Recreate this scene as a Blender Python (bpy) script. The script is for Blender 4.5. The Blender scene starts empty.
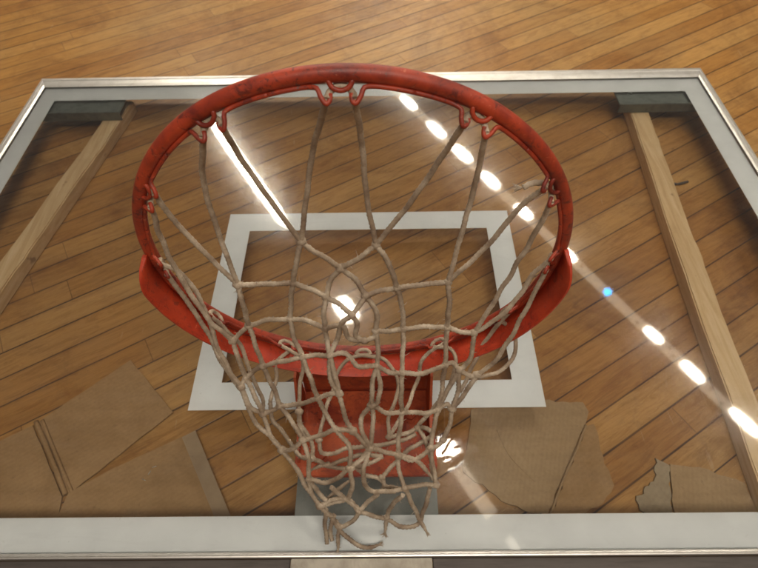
import bpy, bmesh, math, random
from mathutils import Vector, Matrix
random.seed(7)
sc = bpy.context.scene
COL = sc.collection
GZ = 0.07            # height of the glass surface above the floor
PI = math.pi

# ------------------------------------------------------------------ materials
def new_mat(name):
    m = bpy.data.materials.new(name); m.use_nodes = True
    nt = m.node_tree; nt.nodes.clear()
    out = nt.nodes.new('ShaderNodeOutputMaterial')
    return m, nt, out
class NB:
    def __init__(s, nt): s.nt = nt
    def n(s, t, **kw):
        nd = s.nt.nodes.new(t)
        for k, v in kw.items():
            if k.startswith('i_'): nd.inputs[k[2:].replace('_', ' ')].default_value = v
            else: setattr(nd, k, v)
        return nd
    def l(s, a, b): s.nt.links.new(a, b)
    def math(s, op, a, b=None, c=None, clamp=False):
        nd = s.nt.nodes.new('ShaderNodeMath'); nd.operation = op; nd.use_clamp = clamp
        for i, v in enumerate((a, b, c)):
            if v is None: continue
            if isinstance(v, (int, float)): nd.inputs[i].default_value = v
            else: s.l(v, nd.inputs[i])
        return nd.outputs[0]
    def noise(s, vec, scale, detail=4, rough=.55, dist=0):
        nd = s.n('ShaderNodeTexNoise'); nd.inputs['Scale'].default_value = scale
        nd.inputs['Detail'].default_value = detail; nd.inputs['Roughness'].default_value = rough
        nd.inputs['Distortion'].default_value = dist
        if vec is not None: s.l(vec, nd.inputs['Vector'])
        return nd.outputs['Fac']
    def ramp(s, fac, stops):
        nd = s.n('ShaderNodeValToRGB'); e = nd.color_ramp.elements
        while len(e) > 1: e.remove(e[-1])
        e[0].position = stops[0][0]; e[0].color = tuple(stops[0][1]) + (1,)
        for p, c in stops[1:]:
            k = e.new(p); k.color = tuple(c) + (1,)
        s.l(fac, nd.inputs[0]); return nd.outputs[0]
    def mix(s, fac, a, b, mode='MIX'):
        nd = s.n('ShaderNodeMix', data_type='RGBA', blend_type=mode)
        for i, v in ((0, fac), (6, a), (7, b)):
            if isinstance(v, (int, float)): nd.inputs[i].default_value = v
            elif isinstance(v, (tuple, list)): nd.inputs[i].default_value = tuple(v) + (1,) if len(v) == 3 else v
            else: s.l(v, nd.inputs[i])
        return nd.outputs[2]
    def bump(s, h, strength, dist):
        nd = s.n('ShaderNodeBump'); nd.inputs['Strength'].default_value = strength
        nd.inputs['Distance'].default_value = dist; s.l(h, nd.inputs['Height']); return nd.outputs[0]
    def mapping(s, vec, scale=(1, 1, 1), rot=(0, 0, 0), loc=(0, 0, 0)):
        nd = s.n('ShaderNodeMapping'); s.l(vec, nd.inputs[0])
        nd.inputs['Location'].default_value = loc; nd.inputs['Rotation'].default_value = rot
        nd.inputs['Scale'].default_value = scale; return nd.outputs[0]
    def pos(s): return s.n('ShaderNodeNewGeometry').outputs['Position']
    def principled(s, out, color, rough, metal=0., normal=None, spec=.5, coat=0.):
        p = s.n('ShaderNodeBsdfPrincipled')
        for k, v in (('Base Color', color), ('Roughness', rough), ('Metallic', metal), ('Specular IOR Level', spec), ('Coat Weight', coat)):
            if isinstance(v, (int, float)): p.inputs[k].default_value = v
            elif isinstance(v, (tuple, list)): p.inputs[k].default_value = tuple(v) + (1,)
            else: s.l(v, p.inputs[k])
        if normal is not None: s.l(normal, p.inputs['Normal'])
        s.l(p.outputs[0], out.inputs[0]); return p

M = {}
def wood_floor():
    m, nt, out = new_mat('gym floor strips'); b = NB(nt)
    v = b.mapping(b.pos(), rot=(0, 0, math.radians(-31.0)))
    sx = b.n('ShaderNodeSeparateXYZ'); b.l(v, sx.inputs[0])
    u, w = sx.outputs[0], sx.outputs[1]
    W_ = .0595
    r = b.math('DIVIDE', b.math('ADD', w, .031 + W_ * 100), W_)
    row = b.math('FLOOR', r); fr = b.math('FRACT', r)
    wn = b.n('ShaderNodeTexWhiteNoise', noise_dimensions='1D'); b.l(row, wn.inputs['W'])
    ln = b.math('MULTIPLY_ADD', wn.outputs[0], .9, 1.05)
    c = b.math('ADD', b.math('DIVIDE', u, ln), b.math('MULTIPLY', wn.outputs[0], 37.3))
    ci = b.math('FLOOR', c); cf = b.math('FRACT', c)
    idv = b.n('ShaderNodeCombineXYZ'); b.l(row, idv.inputs[0]); b.l(ci, idv.inputs[1])
    w2 = b.n('ShaderNodeTexWhiteNoise', noise_dimensions='3D'); b.l(idv.outputs[0], w2.inputs['Vector'])
    rnd = w2.outputs[0]
    # seams
    wob = b.math('MULTIPLY', b.math('SUBTRACT', b.noise(b.pos(), 9, 2), .5), .012)
    e = b.math('ABSOLUTE', b.math('SUBTRACT', b.math('ADD', fr, wob), .5))         # .5 at the seam
    sw = b.math('MULTIPLY_ADD', b.math('FRACT', b.math('MULTIPLY', wn.outputs[0], 7.7)), .012, .010)  # seam half width
    seam = b.math('DIVIDE', b.math('SUBTRACT', e, b.math('SUBTRACT', .5, b.math('MULTIPLY', sw, 2.0))), sw, clamp=True)
    ee = b.math('MULTIPLY', b.math('SUBTRACT', .5, b.math('ABSOLUTE', b.math('SUBTRACT', cf, .5))), ln)  # metres to the end joint
    endj = b.math('SUBTRACT', 1, b.math('DIVIDE', ee, .0012), clamp=True)
    line = b.math('MAXIMUM', seam, b.math('MULTIPLY', endj, .8))
    # grain, stretched along the strip
    sh = b.n('ShaderNodeCombineXYZ'); b.l(b.math('ADD', b.math('MULTIPLY', u, 1.0), b.math('MULTIPLY', rnd, 50)), sh.inputs[0]); b.l(b.math('MULTIPLY', w, 14), sh.inputs[1]); b.l(b.math('MULTIPLY', rnd, 9), sh.inputs[2])
    g1 = b.noise(sh.outputs[0], 7, 6, .6, .6)
    g2 = b.noise(sh.outputs[0], 34, 4, .7, .2)
    base = b.ramp(rnd, [(0, (.345, .162, .040)), (.25, (.40, .199, .050)), (.55, (.44, .230, .064)), (.8, (.47, .262, .083)), (1, (.365, .171, .043))])
    grain = b.ramp(g1, [(.3, (.82, .77, .70)), (.5, (.98, .98, .98)), (.75, (1.08, 1.07, 1.03))])
    col = b.mix(1, base, grain, 'MULTIPLY')
    fine = b.ramp(g2, [(.3, (.84, .82, .78)), (.6, (1.04, 1.04, 1.04))])
    col = b.mix(1, col, fine, 'MULTIPLY')
    # large worn, greyer areas and old dark stains
    worn = b.ramp(b.noise(b.pos(), 2.3, 5, .62, .4), [(.45, (0, 0, 0)), (.68, (1, 1, 1))])
    col = b.mix(b.math('MULTIPLY', worn, .32), col, (.33, .24, .115))
    st = b.ramp(b.noise(b.pos(), 11, 6, .7, 1.2), [(.60, (0, 0, 0)), (.74, (1, 1, 1))])
    col = b.mix(b.math('MULTIPLY', st, .40), col, (.17, .09, .045))
    hs = b.mapping(b.pos(), scale=(60, 7, 1), rot=(0, 0, .5))
    scr = b.ramp(b.noise(hs, 1.6, 3, .5, .3), [(.70, (0, 0, 0)), (.74, (1, 1, 1))])
    col = b.mix(b.math('MULTIPLY', scr, .16), col, (.65, .52, .36))
    big = b.ramp(b.noise(b.pos(), 3.6, 7, .72, .8), [(.36, (.62, .54, .46)), (.52, (1, 1, 1)), (.7, (1.06, 1.06, 1.04))])
    col = b.mix(.75, col, big, 'MULTIPLY')
    gr = b.mapping(v, scale=(1.3, 9, 1))
    rub = b.ramp(b.noise(gr, 6, 6, .75, 1.0), [(.40, (.66, .58, .50)), (.50, (1, 1, 1))])
    col = b.mix(.55, col, rub, 'MULTIPLY')
    halo = b.math('MULTIPLY', b.math('POWER', b.math('MULTIPLY', e, 2.0), 9.0), b.ramp(b.noise(b.pos(), 8, 4, .6), [(.4, (.05, .05, .05)), (.65, (.6, .6, .6))]))
    col = b.mix(halo, col, (.16, .075, .03))
    seamv = b.ramp(b.noise(b.pos(), 5, 3, .6), [(.35, (.62, .62, .62)), (.6, (.97, .97, .97))])
    col = b.mix(b.math('MULTIPLY', line, seamv), col, (.045, .02, .010))
    nk = b.ramp(b.noise(b.mapping(b.pos(), scale=(1, 1.8, 1), rot=(0, 0, 1.2)), 48, 3, .5), [(.745, (0, 0, 0)), (.765, (1, 1, 1))])
    col = b.mix(b.math('MULTIPLY', nk, .6), col, (.10, .05, .025))
    rg = b.math('MULTIPLY_ADD', b.noise(b.pos(), 18, 5, .65), .28, .27)
    hgt = b.math('ADD', b.math('MULTIPLY', line, -1.), b.math('MULTIPLY', g2, .10))
    hgt = b.math('ADD', hgt, b.math('MULTIPLY', rnd, .10))
    b.principled(out, col, rg, normal=b.bump(hgt, .45, .0012), spec=.36)
    return m
M['floor'] = wood_floor()

def red_paint(name, seed, hi=(.44, .052, .017), lo=(.12, .014, .011), wear=.8):
    m, nt, out = new_mat(name); b = NB(nt); P = b.mapping(b.pos(), loc=(seed, seed * .7, 0))
    n1 = b.noise(P, 22, 6, .65, .5)
    col = b.ramp(n1, [(.30, lo), (.62, hi)])
    sm = b.ramp(b.noise(P, 55, 5, .7, 1.4), [(.56, (0, 0, 0)), (.66, (1, 1, 1))])
    col = b.mix(b.math('MULTIPLY', sm, wear), col, (.085, .016, .014))
    chip = b.ramp(b.noise(P, 130, 3, .6, .4), [(.70, (0, 0, 0)), (.73, (1, 1, 1))])
    col = b.mix(b.math('MULTIPLY', chip, .75), col, (.10, .07, .06))
    st = b.ramp(b.noise(b.mapping(P, scale=(1, 1, 4)), 70, 4, .6, 2.2), [(.64, (0, 0, 0)), (.68, (1, 1, 1))])
    col = b.mix(b.math('MULTIPLY', st, .35), col, (.72, .24, .12))
    sc_ = b.ramp(b.noise(b.mapping(P, scale=(1, 1.6, 1)), 95, 7, .8, .6), [(.55, (0, 0, 0)), (.60, (1, 1, 1))])
    gate = b.ramp(b.noise(P, 9, 3, .5), [(.44, (0, 0, 0)), (.58, (1, 1, 1))])
    col = b.mix(b.math('MULTIPLY', b.math('MULTIPLY', sc_, gate), wear), col, (.05, .014, .014))
    rg = b.math('MULTIPLY_ADD', n1, .28, .34)
    h = b.math('ADD', b.noise(P, 240, 4, .6), b.math('MULTIPLY', chip, -1.2))
    b.principled(out, col, rg, normal=b.bump(h, .25, .0007), spec=.5, coat=.0)
    return m
M['rim'] = red_paint('worn red rim enamel', 3.1)
M['flange'] = red_paint('brighter red flange enamel', 8.3, hi=(.56, .058, .017), lo=(.38, .030, .013), wear=.5)
M['bracket'] = red_paint('orange red bracket enamel', 5.7, hi=(.52, .100, .028), lo=(.20, .022, .012), wear=.5)

def metal(name, col, rough, scale=60, dark=(.2, .2, .2), amount=.35, metallic=.85, stretch=(1, 1, 1)):
    m, nt, out = new_mat(name); b = NB(nt); P = b.mapping(b.pos(), scale=stretch)
    n1 = b.noise(P, scale, 6, .65, .4)
    c = b.mix(b.math('MULTIPLY', b.ramp(n1, [(.45, (0, 0, 0)), (.7, (1, 1, 1))]), amount), col, dark)
    n2 = b.noise(b.pos(), 9, 4)
    c = b.mix(b.math('MULTIPLY', n2, .35), c, tuple(x * .72 for x in col))
    b.principled(out, c, b.math('MULTIPLY_ADD', n1, .25, rough), metallic, b.bump(n1, .15, .0005))
    return m
M['alu'] = metal('brushed aluminium frame', (.74, .72, .68), .28, 30, (.42, .39, .34), .4, .8, (1, 1, 1))
M['steel'] = metal('dull galvanised steel', (.19, .215, .195), .42, 40, (.10, .11, .10), .6, .55)
M['plate'] = metal('greenish zinc plate', (.23, .24, .225), .5, 25, (.12, .14, .125), .6, .35)
M['flange_steel'] = metal('pale weathered steel', (.47, .43, .36), .45, 30, (.20, .17, .13), .7, .45)
M['dark_steel'] = metal('dark taupe channel', (.115, .098, .088), .5, 20, (.06, .05, .045), .6, .3, (1, 12, 6))

def white_paint():
    m, nt, out = new_mat('white board marking'); b = NB(nt)
    n = b.noise(b.pos(), 14, 5, .6)
    c = b.ramp(n, [(.3, (.68, .71, .72)), (.7, (.76, .79, .80))])
    d = b.ramp(b.noise(b.pos(), 90, 4, .7, .5), [(.68, (0, 0, 0)), (.75, (1, 1, 1))])
    c = b.mix(b.math('MULTIPLY', d, .25), c, (.35, .33, .29))
    b.principled(out, c, .5)
    return m
M['white'] = white_paint()

def glass_top():
    # thin tempered pane: clear with fresnel reflection plus a little dusty haze
    m, nt, out = new_mat('backboard glass'); b = NB(nt)
    fr = b.n('ShaderNodeFresnel'); fr.inputs['IOR'].default_value = 1.52
    f = b.math('MULTIPLY', fr.outputs[0], 1.75, clamp=True)
    tr = b.n('ShaderNodeBsdfTransparent'); tr.inputs[0].default_value = (.97, .975, .965, 1)
    g1 = b.n('ShaderNodeBsdfGlossy'); g1.inputs['Roughness'].default_value = .035
    g2 = b.n('ShaderNodeBsdfGlossy'); g2.inputs['Roughness'].default_value = .17
    sm = b.ramp(b.noise(b.pos(), 7, 6, .7, 1.0), [(.35, (.12, .12, .12)), (.7, (.34, .34, .34))])
    gm = b.n('ShaderNodeMixShader'); b.l(sm, gm.inputs[0]); b.l(g1.outputs[0], gm.inputs[1]); b.l(g2.outputs[0], gm.inputs[2])
    wob = b.bump(b.noise(b.pos(), 5, 2), .02, .01)
    b.l(wob, g1.inputs['Normal'])
    mx = b.n('ShaderNodeMixShader'); b.l(f, mx.inputs[0]); b.l(tr.outputs[0], mx.inputs[1]); b.l(gm.outputs[0], mx.inputs[2])
    df = b.n('ShaderNodeBsdfDiffuse'); df.inputs[0].default_value = (.55, .52, .46, 1)
    dust = b.ramp(b.noise(b.pos(), 30, 6, .75, .6), [(.3, (.002, .002, .002)), (.60, (.010, .010, .010)), (.8, (.06, .06, .06))])
    spk = b.ramp(b.noise(b.pos(), 420, 2, .5), [(.74, (0, 0, 0)), (.78, (.28, .28, .28))])
    smr = b.ramp(b.noise(b.mapping(b.pos(), rot=(0, 0, .9), scale=(1, 4, 1)), 6, 6, .75, 1.6), [(.52, (0, 0, 0)), (.72, (.035, .035, .035))])
    dust = b.math('ADD', dust, smr)
    m2 = b.n('ShaderNodeMixShader'); b.l(b.math('ADD', dust, spk), m2.inputs[0]); b.l(mx.outputs[0], m2.inputs[1]); b.l(df.outputs[0], m2.inputs[2])
    b.l(m2.outputs[0], out.inputs[0]); return m
M['glass'] = glass_top()
def clear():
    m, nt, out = new_mat('glass underside'); b = NB(nt)
    t = b.n('ShaderNodeBsdfTransparent'); t.inputs[0].default_value = (1, 1, 1, 1); b.l(t.outputs[0], out.inputs[0]); return m
M['clear'] = clear()
def glass_edge():
    m, nt, out = new_mat('glass cut edge'); b = NB(nt); b.principled(out, (.50, .58, .54), .2); return m
M['edge'] = glass_edge()

def stud_wood():
    m, nt, out = new_mat('raw pine stud'); b = NB(nt)
    v = b.mapping(b.pos(), scale=(22, 1.6, 22))
    n = b.noise(v, 3.5, 6, .6, .8)
    c = b.ramp(n, [(.28, (.52, .35, .165)), (.5, (.66, .48, .26)), (.75, (.80, .64, .40))])
    k = b.ramp(b.noise(b.pos(), 26, 3, .5), [(.70, (0, 0, 0)), (.76, (1, 1, 1))])
    c = b.mix(b.math('MULTIPLY', k, .7), c, (.20, .11, .05))
    c = b.mix(b.math('MULTIPLY', b.noise(b.pos(), 6, 4), .35), c, (.42, .33, .22))
    b.principled(out, c, .68, normal=b.bump(n, .4, .0012), spec=.25); return m
M['stud'] = stud_wood()

def card(name, c0, c1, ang, torn=False):
    m, nt, out = new_mat(name); b = NB(nt)
    P = b.pos(); n = b.noise(P, 10, 6, .65, .5)
    c = b.ramp(n, [(.3, c0), (.7, c1)])
    v = b.mapping(P, rot=(0, 0, ang))
    wv = b.n('ShaderNodeTexWave', wave_type='BANDS', bands_direction='X'); b.l(v, wv.inputs['Vector'])
    wv.inputs['Scale'].default_value = 42; wv.inputs['Distortion'].default_value = .6
    c = b.mix(b.math('MULTIPLY', wv.outputs['Fac'], .10), c, tuple(x * .7 for x in c0))
    ck = b.noise(b.mapping(P, rot=(0, 0, ang + .4), scale=(1, 9, 1)), 5, 3, .5, .25)
    cr = b.ramp(ck, [(.30, (0, 0, 0)), (.70, (1, 1, 1))])
    c = b.mix(.35, c, b.ramp(ck, [(.3, (.78, .76, .72)), (.5, (1, 1, 1)), (.72, (1.12, 1.1, 1.08))]), 'MULTIPLY')
    fib = b.noise(P, 160, 4, .7)
    c = b.mix(.5, c, b.ramp(fib, [(.3, (.82, .80, .78)), (.6, (1.05, 1.05, 1.05))]), 'MULTIPLY')
    st = b.ramp(b.noise(P, 38, 5, .7, .8), [(.64, (0, 0, 0)), (.72, (1, 1, 1))])
    c = b.mix(b.math('MULTIPLY', st, .8 if torn else .28), c, (.07, .045, .03))
    h = b.math('ADD', b.math('MULTIPLY', cr, .35), n)
    b.principled(out, c, .72, normal=b.bump(h, .6, .004), spec=.2); return m
M['card'] = card('brown cardboard', (.30, .185, .082), (.41, .265, .130), 1.0)
M['card_b'] = card('pale cardboard', (.31, .21, .110), (.42, .30, .170), .3)
M['torn'] = card('torn cardboard core', (.27, .215, .14), (.40, .33, .23), .8, True)
def tape():
    m, nt, out = new_mat('glossy packing tape'); b = NB(nt); n = b.noise(b.pos(), 30, 4)
    b.principled(out, b.ramp(n, [(.3, (.28, .20, .12)), (.7, (.36, .27, .17))]), .28, normal=b.bump(n, .3, .001)); return m
M['tape'] = tape()

def cord():
    m, nt, out = new_mat('weathered net cord'); b = NB(nt)
    n = b.noise(b.pos(), 38, 5, .65); n2 = b.noise(b.pos(), 700, 3, .6)
    c = b.ramp(n, [(.34, (.24, .17, .115)), (.5, (.40, .315, .225)), (.66, (.60, .50, .38))])
    c = b.mix(b.math('MULTIPLY', b.ramp(n2, [(.4, (0, 0, 0)), (.7, (1, 1, 1))]), .35), c, (.20, .145, .115))
    b.principled(out, c, .68, normal=b.bump(n2, .9, .0009), spec=.35); return m
M['cord'] = cord()

def emit(name, col, s, mottled=False):
    m, nt, out = new_mat(name); b = NB(nt)
    e = b.n('ShaderNodeEmission'); e.inputs[0].default_value = tuple(col) + (1,); e.inputs[1].default_value = s
    b.l(e.outputs[0], out.inputs[0]); return m

# ------------------------------------------------------------------ mesh helpers
class MB:
    def __init__(s): s.bm = bmesh.new()
    def box(s, x0, x1, y0, y1, z0, z1, bevel=0, mi=0):
        bm = s.bm; vs = [bm.verts.new((x, y, z)) for x in (x0, x1) for y in (y0, y1) for z in (z0, z1)]
        F = [(0, 1, 3, 2), (4, 6, 7, 5), (0, 4, 5, 1), (2, 3, 7, 6), (0, 2, 6, 4), (1, 5, 7, 3)]
        fs = [bm.faces.new([vs[i] for i in f]) for f in F]
        for f in fs: f.material_index = mi
        if bevel:
            ed = {e for f in fs for e in f.edges}
            bmesh.ops.bevel(bm, geom=list(ed), offset=bevel, segments=2, affect='EDGES')
        return s
    def prism(s, pts, z0, z1, bevel=0):
        bm = s.bm
        lo = [bm.verts.new((p[0], p[1], z0 if len(p) < 3 else p[2])) for p in pts]
        hi = [bm.verts.new((v.co.x, v.co.y, v.co.z + (z1 - z0))) for v in lo]
        n = len(pts); fs = [bm.faces.new(hi), bm.faces.new(lo[::-1])]
        for i in range(n): fs.append(bm.faces.new((lo[i], lo[(i + 1) % n], hi[(i + 1) % n], hi[i])))
        if bevel: bmesh.ops.bevel(bm, geom=list({e for f in fs for e in f.edges}), offset=bevel, segments=2, affect='EDGES')
        return s
    def sweep(s, pts, rad, sides=10, closed=False, twist=0., lobes=0, lob=0., jitter=0., cap=True, up=None):
        """tube along points with parallel transport frames; rad number or list"""
        bm = s.bm; P = [Vector(p) for p in pts]; n = len(P)
        T = []
        for i in range(n):
            a = P[(i - 1) % n] if (closed or i > 0) else P[i]; c = P[(i + 1) % n] if (closed or i < n - 1) else P[i]
            t = (c - a); T.append(t.normalized() if t.length > 1e-9 else Vector((0, 0, 1)))
        N = Vector(up) if up else T[0].orthogonal(); N = (N - T[0] * N.dot(T[0])).normalized()
        rings = []; L = 0
        for i in range(n):
            if i:
                N = (N - T[i] * N.dot(T[i])).normalized(); L += (P[i] - P[i - 1]).length
            B = T[i].cross(N); r = rad[i] if isinstance(rad, (list, tuple)) else rad
            r *= 1 + random.uniform(-jitter, jitter)
            ring = []
            for k in range(sides):
                a = 2 * PI * k / sides
                rr = r * (1 + lob * math.cos(lobes * (a - twist * L))) if lobes else r
                ring.append(bm.verts.new(P[i] + N * (rr * math.cos(a)) + B * (rr * math.sin(a))))
            rings.append(ring)
        m = n if closed else n - 1
        for i in range(m):
            A, Bq = rings[i], rings[(i + 1) % n]
            for k in range(sides):
                f = bm.faces.new((A[k], A[(k + 1) % sides], Bq[(k + 1) % sides], Bq[k])); f.smooth = True
        if not closed and cap:
            bm.faces.new(rings[0][::-1]); bm.faces.new(rings[-1])
        return s
    def blob(s, c, r, seed=0, sub=2, squash=(1, 1, 1)):
        q = bmesh.ops.create_icosphere(s.bm, subdivisions=sub, radius=1)
        rnd = random.Random(seed); ph = [rnd.uniform(0, 6.3) for _ in range(4)]
        for v in q['verts']:
            d = v.co.normalized(); k = 1 + .16 * math.sin(5 * d.x + ph[0]) * math.cos(4 * d.y + ph[1]) + .10 * math.sin(9 * d.z + ph[2])
            v.co = Vector(c) + Vector((d.x * squash[0], d.y * squash[1], d.z * squash[2])) * r * k
        for v in q['verts']:
            for f in v.link_faces: f.smooth = True
        return s
    def xf(s, mat):
        bmesh.ops.transform(s.bm, matrix=mat, verts=s.bm.verts); return s
def catmull(pts, step=.0022, wob=0.):
    P = [Vector(p) for p in pts]; P = [P[0] * 2 - P[1]] + P + [P[-1] * 2 - P[-2]]
    out = []
    for i in range(1, len(P) - 2):
        a, b, c, d = P[i - 1:i + 3]; n = max(2, int((c - b).length / step))
        for k in range(n):
            t = k / n
            out.append(.5 * ((2 * b) + (c - a) * t + (2 * a - 5 * b + 4 * c - d) * t * t + (3 * b - a - 3 * c + d) * t ** 3))
    out.append(P[-2])
    return out
def tag(o, label=None, cat=None, group=None, kind=None):
    if label: o['label'] = label
    if cat: o['category'] = cat
    if group: o['group'] = group
    if kind: o['kind'] = kind
    return o
def empty(name, loc, label, cat, group=None):
    o = bpy.data.objects.new(name, None); COL.objects.link(o); o.location = loc; o.empty_display_size = .05
    return tag(o, label, cat, group)
def rootloc(o):
    v = Vector((0, 0, 0))
    while o is not None: v += o.location; o = o.parent
    return v
def build(name, mb, mats, parent=None, loc=None, recalc=True):
    """mesh written in world coordinates (glass plane at z = GZ); loc makes it a top-level thing with that base point"""
    if recalc: bmesh.ops.recalc_face_normals(mb.bm, faces=mb.bm.faces)
    off = rootloc(parent) if parent is not None else Vector(loc or (0, 0, 0))
    bmesh.ops.translate(mb.bm, vec=-off, verts=mb.bm.verts)
    me = bpy.data.meshes.new(name); mb.bm.to_mesh(me); mb.bm.free()
    for m in (mats if isinstance(mats, (list, tuple)) else [mats]): me.materials.append(m)
    o = bpy.data.objects.new(name, me); COL.objects.link(o)
    if parent is not None: o.parent = parent
    elif loc: o.location = loc
    return o

# ------------------------------------------------------------------ floor
mb = MB(); mb.box(-7, 7, -6, 9, -.03, 0)
tag(build('floor', mb, M['floor']), kind='structure')

# ------------------------------------------------------------------ the goal: board, frame, rim
goal = empty('basketball_goal', (0, .3, 0), 'clear glass backboard lying flat on wooden studs with a worn red rim', 'basketball hoop')
G = GZ
XH, Y0, Y1 = .908, -.222, .942
mb = MB(); mb.box(-XH, XH, Y0, Y1, G - .005, G)
mb.bm.faces.ensure_lookup_table()
bmesh.ops.recalc_face_normals(mb.bm, faces=mb.bm.faces)
for f in mb.bm.faces: f.material_index = 0 if f.normal.z > .9 else (1 if f.normal.z < -.9 else 2)
pane = build('glass_pane', mb, [M['glass'], M['clear'], M['edge']], goal, recalc=False)
# markings painted on the back of the pane
def ring_mark(ox0, ox1, oy0, oy1, ix0, ix1, iy0, iy1):
    mb = MB(); bm = mb.bm; z = G - .0056
    rects = [(ox0, ox1, iy1, oy1), (ox0, ox1, oy0, iy0), (ox0, ix0, iy0, iy1), (ix1, ox1, iy0, iy1)]
    O = [(ox0, oy0), (ox1, oy0), (ox1, oy1), (ox0, oy1)]; I = [(ix0, iy0), (ix1, iy0), (ix1, iy1), (ix0, iy1)]
    for zz in (z, z - .0004):
        vo = [bm.verts.new((x, y, zz)) for x, y in O]; vi = [bm.verts.new((x, y, zz)) for x, y in I]
        for k in range(4): bm.faces.new((vo[k], vo[(k + 1) % 4], vi[(k + 1) % 4], vi[k]))
        if zz == z: T = (vo, vi)
    for k in range(4):
        bm.faces.new((T[0][k], T[0][(k + 1) % 4], vo[(k + 1) % 4], vo[k])); bm.faces.new((T[1][k], T[1][(k + 1) % 4], vi[(k + 1) % 4], vi[k]))
    return mb
build('painted_border', ring_mark(-XH + .0015, XH - .0015, Y0 + .0015, Y1 - .0015, -.862, .853, -.171, .884), M['white'], pane)
build('target_square', ring_mark(-.309, .309, -.001, .456, -.259, .258, .050, .406), M['white'], pane)

# aluminium frame: four mitred members
frame = bpy.data.objects.new('frame', None); COL.objects.link(frame); frame.parent = goal
def member(side):
    w = {'top': .037, 'bottom': .0065, 'left': .020, 'right': .018}
    # profile: (outward fraction, z)
    prof = [(0, -.046), (0, .0005), (-.14, .0005), (-.14, .0013), (.12, .0030), (.50, .0034), (.55, .0016), (.62, .0016), (.67, .0030), (.93, .0026), (1, .0010), (1, -.046)]
    mb = MB(); bm = mb.bm; A = []; B = []
    ws = w[side]
    for fo, z in prof:
        if side == 'top': a = (-XH - w['left'] * fo, Y1 + ws * fo); c = (XH + w['right'] * fo, Y1 + ws * fo)
        if side == 'bottom': a = (-XH - w['left'] * fo, Y0 - ws * fo); c = (XH + w['right'] * fo, Y0 - ws * fo)
        if side == 'left': a = (-XH - ws * fo, Y0 - w['bottom'] * fo); c = (-XH - ws * fo, Y1 + w['top'] * fo)
        if side == 'right': a = (XH + ws * fo, Y0 - w['bottom'] * fo); c = (XH + ws * fo, Y1 + w['top'] * fo)
        g = .0003
        if side in ('top', 'bottom'): a = (a[0] + g, a[1]); c = (c[0] - g, c[1])
        else: a = (a[0], a[1] + g); c = (c[0], c[1] - g)
        A.append(bm.verts.new((a[0], a[1], G + z))); B.append(bm.verts.new((c[0], c[1], G + z)))
    n = len(prof)
    for i in range(n): bm.faces.new((A[i], A[(i + 1) % n], B[(i + 1) % n], B[i]))
    bm.faces.new(A); bm.faces.new(B[::-1]); return mb
for s_ in ('top', 'bottom', 'left', 'right'): build('frame_member', member(s_), M['alu'], frame)

# steel corner brackets under the two far corners
for x0, x1 in ((-.905, -.672), (.668, .905)):
    mb = MB(); mb.box(x0, x1, .838, .938, G - .016, G - .012, .0008)
    mb.box(x0, x1, .832, .8365, G - .034, G - .0075, .0008)
    for xx in (x0 + .04, x1 - .05): mb.sweep([(xx, .89, G - .0125), (xx, .89, G - .0075)], .009, 6)
    build('corner_bracket', mb, M['steel'], goal)
# plates holding the rim, seen through and below the glass
mb = MB(); mb.box(-.109, .112, -.205, -.02, G - .018, G - .0070, .001)
build('backing_plate', mb, M['plate'], goal)
mb = MB(); mb.box(-.108, .098, -.34, Y0 - .0078, G - .006, G - .001, .001); mb.box(-.108, .098, -.34, -.335, G - .05, G - .007)
mb.box(-.108, -.103, -.333, Y0 - .0078, G - .048, G - .0065); mb.box(.093, .098, -.333, Y0 - .0078, G - .048, G - .0065)
build('mounting_flange', mb, M['flange_steel'], goal)
for x0, x1 in ((-.94, -.110), (.100, .94)):
    mb = MB(); mb.box(x0, x1, -.275, Y0 - .0078, G - .012, G - .008, .0008); mb.box(x0, x1, -.279, -.2755, G - .045, G - .008, .0006)
    build('support_channel', mb, M['dark_steel'], goal)

# rim
RC = Vector((0, .042, G + .364)); RR = .2368
def rp(a, r, dy=0):      # a in degrees round the ring
    t = math.radians(a); return Vector((r * math.cos(t), RC.y + dy, RC.z + r * math.sin(t)))
mb = MB(); mb.sweep([rp(a, RR) for a in range(0, 360, 2)], .0074, 20, closed=True, jitter=.006, up=(0, 1, 0))
rim = build('rim', mb, M['rim'], goal)
# curved flange plate welded below the half of the ring nearest the board
mb = MB(); bm = mb.bm; rows = []
a0, a1 = 175.5, 364.5
N_ = 120
for i in range(N_ + 1):
    a = a0 + (a1 - a0) * i / N_
    e = min(a - a0, a1 - a)                       # degrees from the end
    w = .0335 * math.sqrt(max(0.02, 1 - (1 - min(e / 9., 1)) ** 2))
    row = []
    for (s_, t_) in ((0, 0), (.5, 0), (.9, 0), (1, .001), (1, .0035), (.9, .0045), (.5, .0045), (0, .0045)):
        d = w * s_
        # direction outwards and down (basket sense), thickness towards the ring top
        row.append(bm.verts.new(rp(a, RR + .001 + d * .14 + t_ * .99, -.0080 - d * .99 + t_ * .14)))
    rows.append(row)
for i in range(N_):
    for k in range(8):
        f = bm.faces.new((rows[i][k], rows[i][(k + 1) % 8], rows[i + 1][(k + 1) % 8], rows[i + 1][k])); f.smooth = k in (0, 1, 5, 6)
bm.faces.new(rows[0]); bm.faces.new(rows[-1][::-1])
build('flange', mb, M['flange'], rim)
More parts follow.
